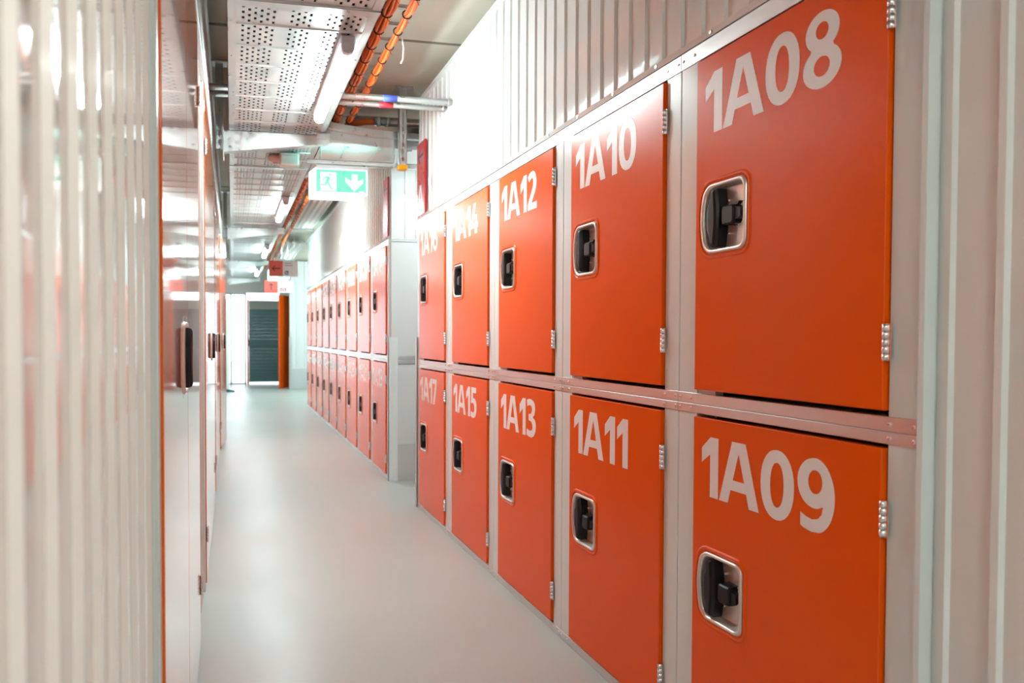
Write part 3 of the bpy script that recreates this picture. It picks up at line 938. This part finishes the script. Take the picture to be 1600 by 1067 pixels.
# ------------------------------------------------------------------ exit sign
def exit_sign(x0, x1, z0, z1, y, label):
    root = thing('exit_sign', ((x0 + x1) / 2, y, z0), label, 'exit sign')
    W, Hh = x1 - x0, z1 - z0
    fr = lambda u, v, d: ((u - .5) * W, -d, v * Hh)
    body = [(0.0, 0.0), (.845, 0.0), (1.0, .20), (1.0, .95), (.98, 1), (.11, 1), (0, .83)]
    MB().prism(body, fr, -.024, .012).build('sign_body', M['exitwhite'], root)
    gp = MB().prism([(.12, .24), (.975, .24), (.975, .93), (.12, .93)], fr, .0125, .014).build('green_panel', M['exitgreen'], root)
    def flat(name, poly, m, d=.0146):
        MB().prism(poly, fr, .013, d).build(name, m, gp)
    S = lambda px, py: ((px - 25) / 608.0, 1 - (py - 100) / 385.0 * 1.0)
    flat('door_symbol', [S(140, 380), S(150, 340), S(140, 340), S(140, 158), S(305, 158), S(305, 380)], M['exitwhite'])
    flat('down_arrow', [S(*p) for p in ((468, 172), (528, 172), (528, 262), (585, 222), (585, 272), (495, 378), (402, 264), (402, 212), (468, 262))], M['exitwhite'])
    # running figure: head, torso, arms and legs
    hd = [(S(240, 186)[0] + .020 * math.cos(a * PI / 6), S(240, 186)[1] + .034 * math.sin(a * PI / 6)) for a in range(12)]
    flat('figure_head', hd, M['exitgreen'], .0150)
    flat('figure_torso', [S(*p) for p in ((195, 205), (228, 205), (240, 225), (225, 290), (190, 280), (205, 232))], M['exitgreen'], .0150)
    flat('figure_arm', [S(*p) for p in ((198, 206), (205, 222), (180, 245), (185, 265), (172, 268), (165, 240))], M['exitgreen'], .0151)
    flat('figure_arm', [S(*p) for p in ((232, 210), (246, 238), (272, 240), (272, 252), (240, 250), (224, 226))], M['exitgreen'], .0152)
    flat('figure_leg', [S(*p) for p in ((190, 276), (212, 292), (200, 318), (135, 318), (130, 304), (186, 300))], M['exitgreen'], .0153)
    flat('figure_leg', [S(*p) for p in ((206, 284), (230, 280), (246, 318), (272, 372), (256, 376), (232, 330))], M['exitgreen'], .0154)
    flat('maker_mark', [S(*p) for p in ((545, 376), (598, 374), (598, 386), (545, 386))], M['exitwhite'])
    MB().box((-W * .36, -.004, Hh), (W * .46, .022, Hh + .008)).build('top_diffuser', M['exittop'], root)
    MB().box((-W * .38, -.020, Hh - .01), (W * .5, -.013, Hh + .02)).build('mount', M['galv'], root)
    if y > 8:
        for x in (.055, .15): MB().tube([(x, 0, Hh + .01), (x, 0, CEIL - z0)], .004, 6).build('hanger', M['galv'], root)
    return root
exit_sign(.568, 1.008, 2.298, 2.535, 5.37, 'lit green exit sign with running figure and down arrow')
exit_sign(.585, .935, 2.195, 2.40, 12.0, 'far lit exit sign half hidden behind the red left arrow sign')

# ------------------------------------------------------------------ red signs on the walls and hanging
def banner(y0, y1, label):
    root = thing('aisle_sign', (D - .004, y0, 2.155), label, 'sign')
    W = y1 - y0
    MB().bbox((-.006, 0, 0), (.012, W, .525), .0015).build('board', M['red'], root)
    fr = lambda u, v: (-.0066, W - u, v)
    L, adv = glyph('A')
    link('letter', loops_mesh('letter', [[(W * .18 + u * .145, .055 + v * .16) for u, v in l] for l in L], fr, M['signwhite']), root)
    A = [(.035, .425), (.085, .475), (.105, .475), (.068, .434), (.185, .434), (.185, .416), (.068, .416), (.105, .375), (.085, .375)]
    link('arrow', loops_mesh('arrow', [[(u - .005, v) for u, v in A]], fr, M['ink']), root)
    return root
banner(4.965, 5.178, 'tall red sign with arrow and white A above locker 1A16')
banner(6.205, 6.40, 'narrow tall red sign on the cladding where the far bank starts')

def hang_sign(x0, x1, z0, z1, y, up, label, icons):
    root = thing('direction_sign', (x0, y, z0), label, 'sign')
    W, H = x1 - x0, z1 - z0
    MB().bbox((0, -.01, 0), (W, .01, H), .002).build('board', M['signwhite'], root)
    rw = W * .48 if not up else W * .46
    MB().box((0, -.0125, 0), (rw, -.0095, H)).build('red_panel', M['redpale'], root)
    cx, cz = rw / 2, H / 2
    A = [(-.062, 0), (-.020, .042), (-.004, .042), (-.034, .009), (.062, .009), (.062, -.009), (-.034, -.009), (-.004, -.042), (-.020, -.042)]
    if up: A = [(v, -u) for u, v in A]
    link('arrow', loops_mesh('arrow', [[(cx + u, cz + v) for u, v in A]], lambda u, v: (u, -.0132, v), M['ink']), root)
    for k, wd in enumerate((.105, .12)):
        zz = H - .045 - k * .032
        for j in range(5):
            MB().box((rw + .03 + wd * j / 5, -.0112, zz), (rw + .03 + wd * (j + .8) / 5, -.0098, zz + .011)).build('text_line', M['greyink'], root)
    for k, mname in enumerate(icons):
        xx = rw + .03 + k * .065
        MB().box((xx, -.0115, .028), (xx + .055, -.0098, .083)).build('icon', M[mname], root)
        MB().box((xx + .012, -.0122, .040), (xx + .026, -.0114, .070)).box((xx + .031, -.0122, .040), (xx + .043, -.0114, .060)).build('icon_mark', M['signwhite'], root)
    for x in (.13, W - .05):
        MB().tube([(x, 0, H), (x, 0, CEIL - z0)], .003, 6).build('hanger', M['galv'], root)
hang_sign(.553, .988, 2.188, 2.424, 11.0, False, 'hanging sign with a left arrow on red and a navy symbol', ['navy'])
hang_sign(.573, 1.09, 2.057, 2.280, 13.0, True, 'hanging sign with an up arrow on red and two plum symbols', ['plum', 'plum'])

# ------------------------------------------------------------------ devices under the tray
sm = thing('smoke_detector', (.345, 5.72, TZ - .008), 'round white smoke detector under the cable tray', 'smoke detector')
sec = [(.062, 0), (.062, -.018), (.052, -.030), (.036, -.045), (.012, -.050)]
L = [[(r * math.cos(2 * PI * k / 20), r * math.sin(2 * PI * k / 20), z) for k in range(20)] for r, z in sec]
MB().loft(L, True, True, True).build('housing', M['plastic'], sm)
MB().tube([(0, 0, -.046), (0, 0, -.06)], .02, 12).build('sensor_cage', M['plastic'], sm)
bx = thing('emergency_light', (.44, 5.62, TZ - .008), 'white box shaped emergency light beside the smoke detector', 'light')
MB().bbox((-.075, -.05, -.098), (.075, .05, 0), .008).build('housing', M['plastic'], bx)
MB().bbox((-.065, -.056, -.088), (.065, -.048, -.022), .003).build('lens', M['lampbody'], bx)

# ------------------------------------------------------------------ ribbed white ceiling sheets at the right
def ribbed_sheet(x0, x1, y0, y1, z, label):
    root = thing('ribbed_ceiling_sheet', (x0, y0, z), label, 'ceiling sheet')
    W = x1 - x0
    n = 4
    prof = []
    for k in range(n):
        a = W * k / n; p = W / n
        prof += [(a, 0), (a + p * .55, 0), (a + p * .68, .035), (a + p * .87, .035)]
    prof.append((W, 0))
    mb = MB()
    m = len(prof)
    mb.add([(a, 0, c) for a, c in prof] + [(a, y1 - y0, c) for a, c in prof], [(i, i + 1, m + i + 1, m + i) for i in range(m - 1)])
    mb.add([(a, 0, c + .004) for a, c in prof] + [(a, y1 - y0, c + .004) for a, c in prof], [(i, m + i, m + i + 1, i + 1) for i in range(m - 1)])
    mb.build('sheet', M['render'], root)
    for yy in (.02, y1 - y0 - .02):
        MB().bbox((-.02, yy - .02, -.030), (W + .03, yy + .02, -.002), .003).build('cross_bar', M['galv'], root)
        for xx in (.0, W + .01):
            MB().tube([(xx, yy, 0), (xx, yy, CEIL - z)], .004, 6).build('hanger', M['galv'], root)
ribbed_sheet(.945, 1.268, 7.2, 11.55, 3.0, 'white ribbed ceiling sheet left of the far cladding, nearer one')
ribbed_sheet(.945, 1.335, 13.2, 16.2, 3.0, 'white ribbed ceiling sheet beyond the hanging red signs')

# ------------------------------------------------------------------ far end
sh = thing('roller_shutter', (.40, 19.5, 0), 'dark teal roller shutter with grey header at the corridor end', 'shutter')
MB().bbox((.05, 0, 2.0), (.85, .09, 2.24), .006).build('header_box', M['header'], sh)
nz_ = 22
for k in range(nz_):
    z = .06 + k * (1.95 / nz_)
    me = None
    MB().bbox((.05, .02, z), (.85, .04, z + 1.95 / nz_ - .0008), .0006).build('slat', M['teal'], sh)
MB().bbox((.04, .005, 1.02), (.86, .02, 1.20), .003).build('lock_bar', M['teal'], sh)
MB().bbox((0, 0, 0), (.045, .1, 2.26), .004).build('guide_rail', M['orange'], sh)
MB().bbox((.85, 0, 0), (.89, .1, 2.26), .004).build('guide_rail', M['stile'], sh)
dl = thing('open_door', (1.385, 17.95, 0), 'orange door leaf standing open in front of the teal shutter', 'door', rz=math.atan2(.46, .265) + PI)
MB().bbox((0, -.02, .02), (.53, .02, 2.28), .003).build('leaf', M['orange'], dl)
for z in (.25, 1.15, 2.0): MB().tube([(0, -.024, z), (0, -.024, z + .09)], .010, 8).build('hinge', M['chrome'], dl)
MB().bbox((.44, -.045, 1.0), (.47, -.02, 1.14), .006).build('handle', M['black'], dl)
wh = thing('trolley', (1.21, 18.6, .0), 'dark trolley wheel peeping out behind the open orange door', 'trolley')
ringp = [(.0, .26 * math.cos(2 * PI * k / 24), .27 + .26 * math.sin(2 * PI * k / 24)) for k in range(25)]
MB().tube(ringp, .022, 8).build('tyre', M['rubber'], wh)
for k in range(6):
    a = PI * k / 6
    MB().tube([(0, .25 * math.cos(a), .27 + .25 * math.sin(a)), (0, -.25 * math.cos(a), .27 - .25 * math.sin(a))], .004, 5).build('spoke', M['galv'], wh)
MB().tube([(-.03, 0, .27), (.06, 0, .27)], .03, 10).build('hub', M['galv'], wh)
ps = thing('door_post', (-.088, 16.9, 0), 'pale upright post with a dark wedge foot at the left of the far end', 'post')
MB().bbox((-.05, -.02, .03), (.025, .02, 2.15), .004).build('post', M['pale'], ps)
f = MB()
f.loft([[(-.05, -.05, 0), (.16, -.05, 0), (.13, -.05, .03), (-.05, -.05, .07)], [(-.05, .05, 0), (.16, .05, 0), (.13, .05, .03), (-.05, .05, .07)]])
f.build('foot', M['tealdark'], ps)
# glazed opening at the far left that lets in the daylight
wn = MB()
for x in (-2.45, -1.2, -.02, .36):
    wn.box((x - .02, FAR + .03, 0), (x + .02, FAR + .09, 2.45))
wn.box((-2.45, FAR + .03, 2.40), (.38, FAR + .09, 2.45))
wn.box((-2.45, FAR + .03, 0), (.38, FAR + .09, .03))
win = struct(wn.build('window_1', M['stile']))
gm = bpy.data.materials.new('clear_glass'); gm.use_nodes = True
nt = gm.node_tree
for nd in list(nt.nodes):
    if nd.type != 'OUTPUT_MATERIAL': nt.nodes.remove(nd)
tr = nt.nodes.new('ShaderNodeBsdfTransparent'); gl = nt.nodes.new('ShaderNodeBsdfGlossy'); gl.inputs['Roughness'].default_value = .02
mx = nt.nodes.new('ShaderNodeMixShader'); fz = nt.nodes.new('ShaderNodeFresnel'); fz.inputs[0].default_value = 1.45
nt.links.new(fz.outputs[0], mx.inputs[0]); nt.links.new(tr.outputs[0], mx.inputs[1]); nt.links.new(gl.outputs[0], mx.inputs[2])
nt.links.new(mx.outputs[0], [n for n in nt.nodes if n.type == 'OUTPUT_MATERIAL'][0].inputs[0])
for xa, xb in ((-2.43, -1.22), (-1.18, -.04), (0, .34)):
    MB().box((xa, FAR + .055, .03), (xb, FAR + .061, 2.40)).build('pane', gm, win)
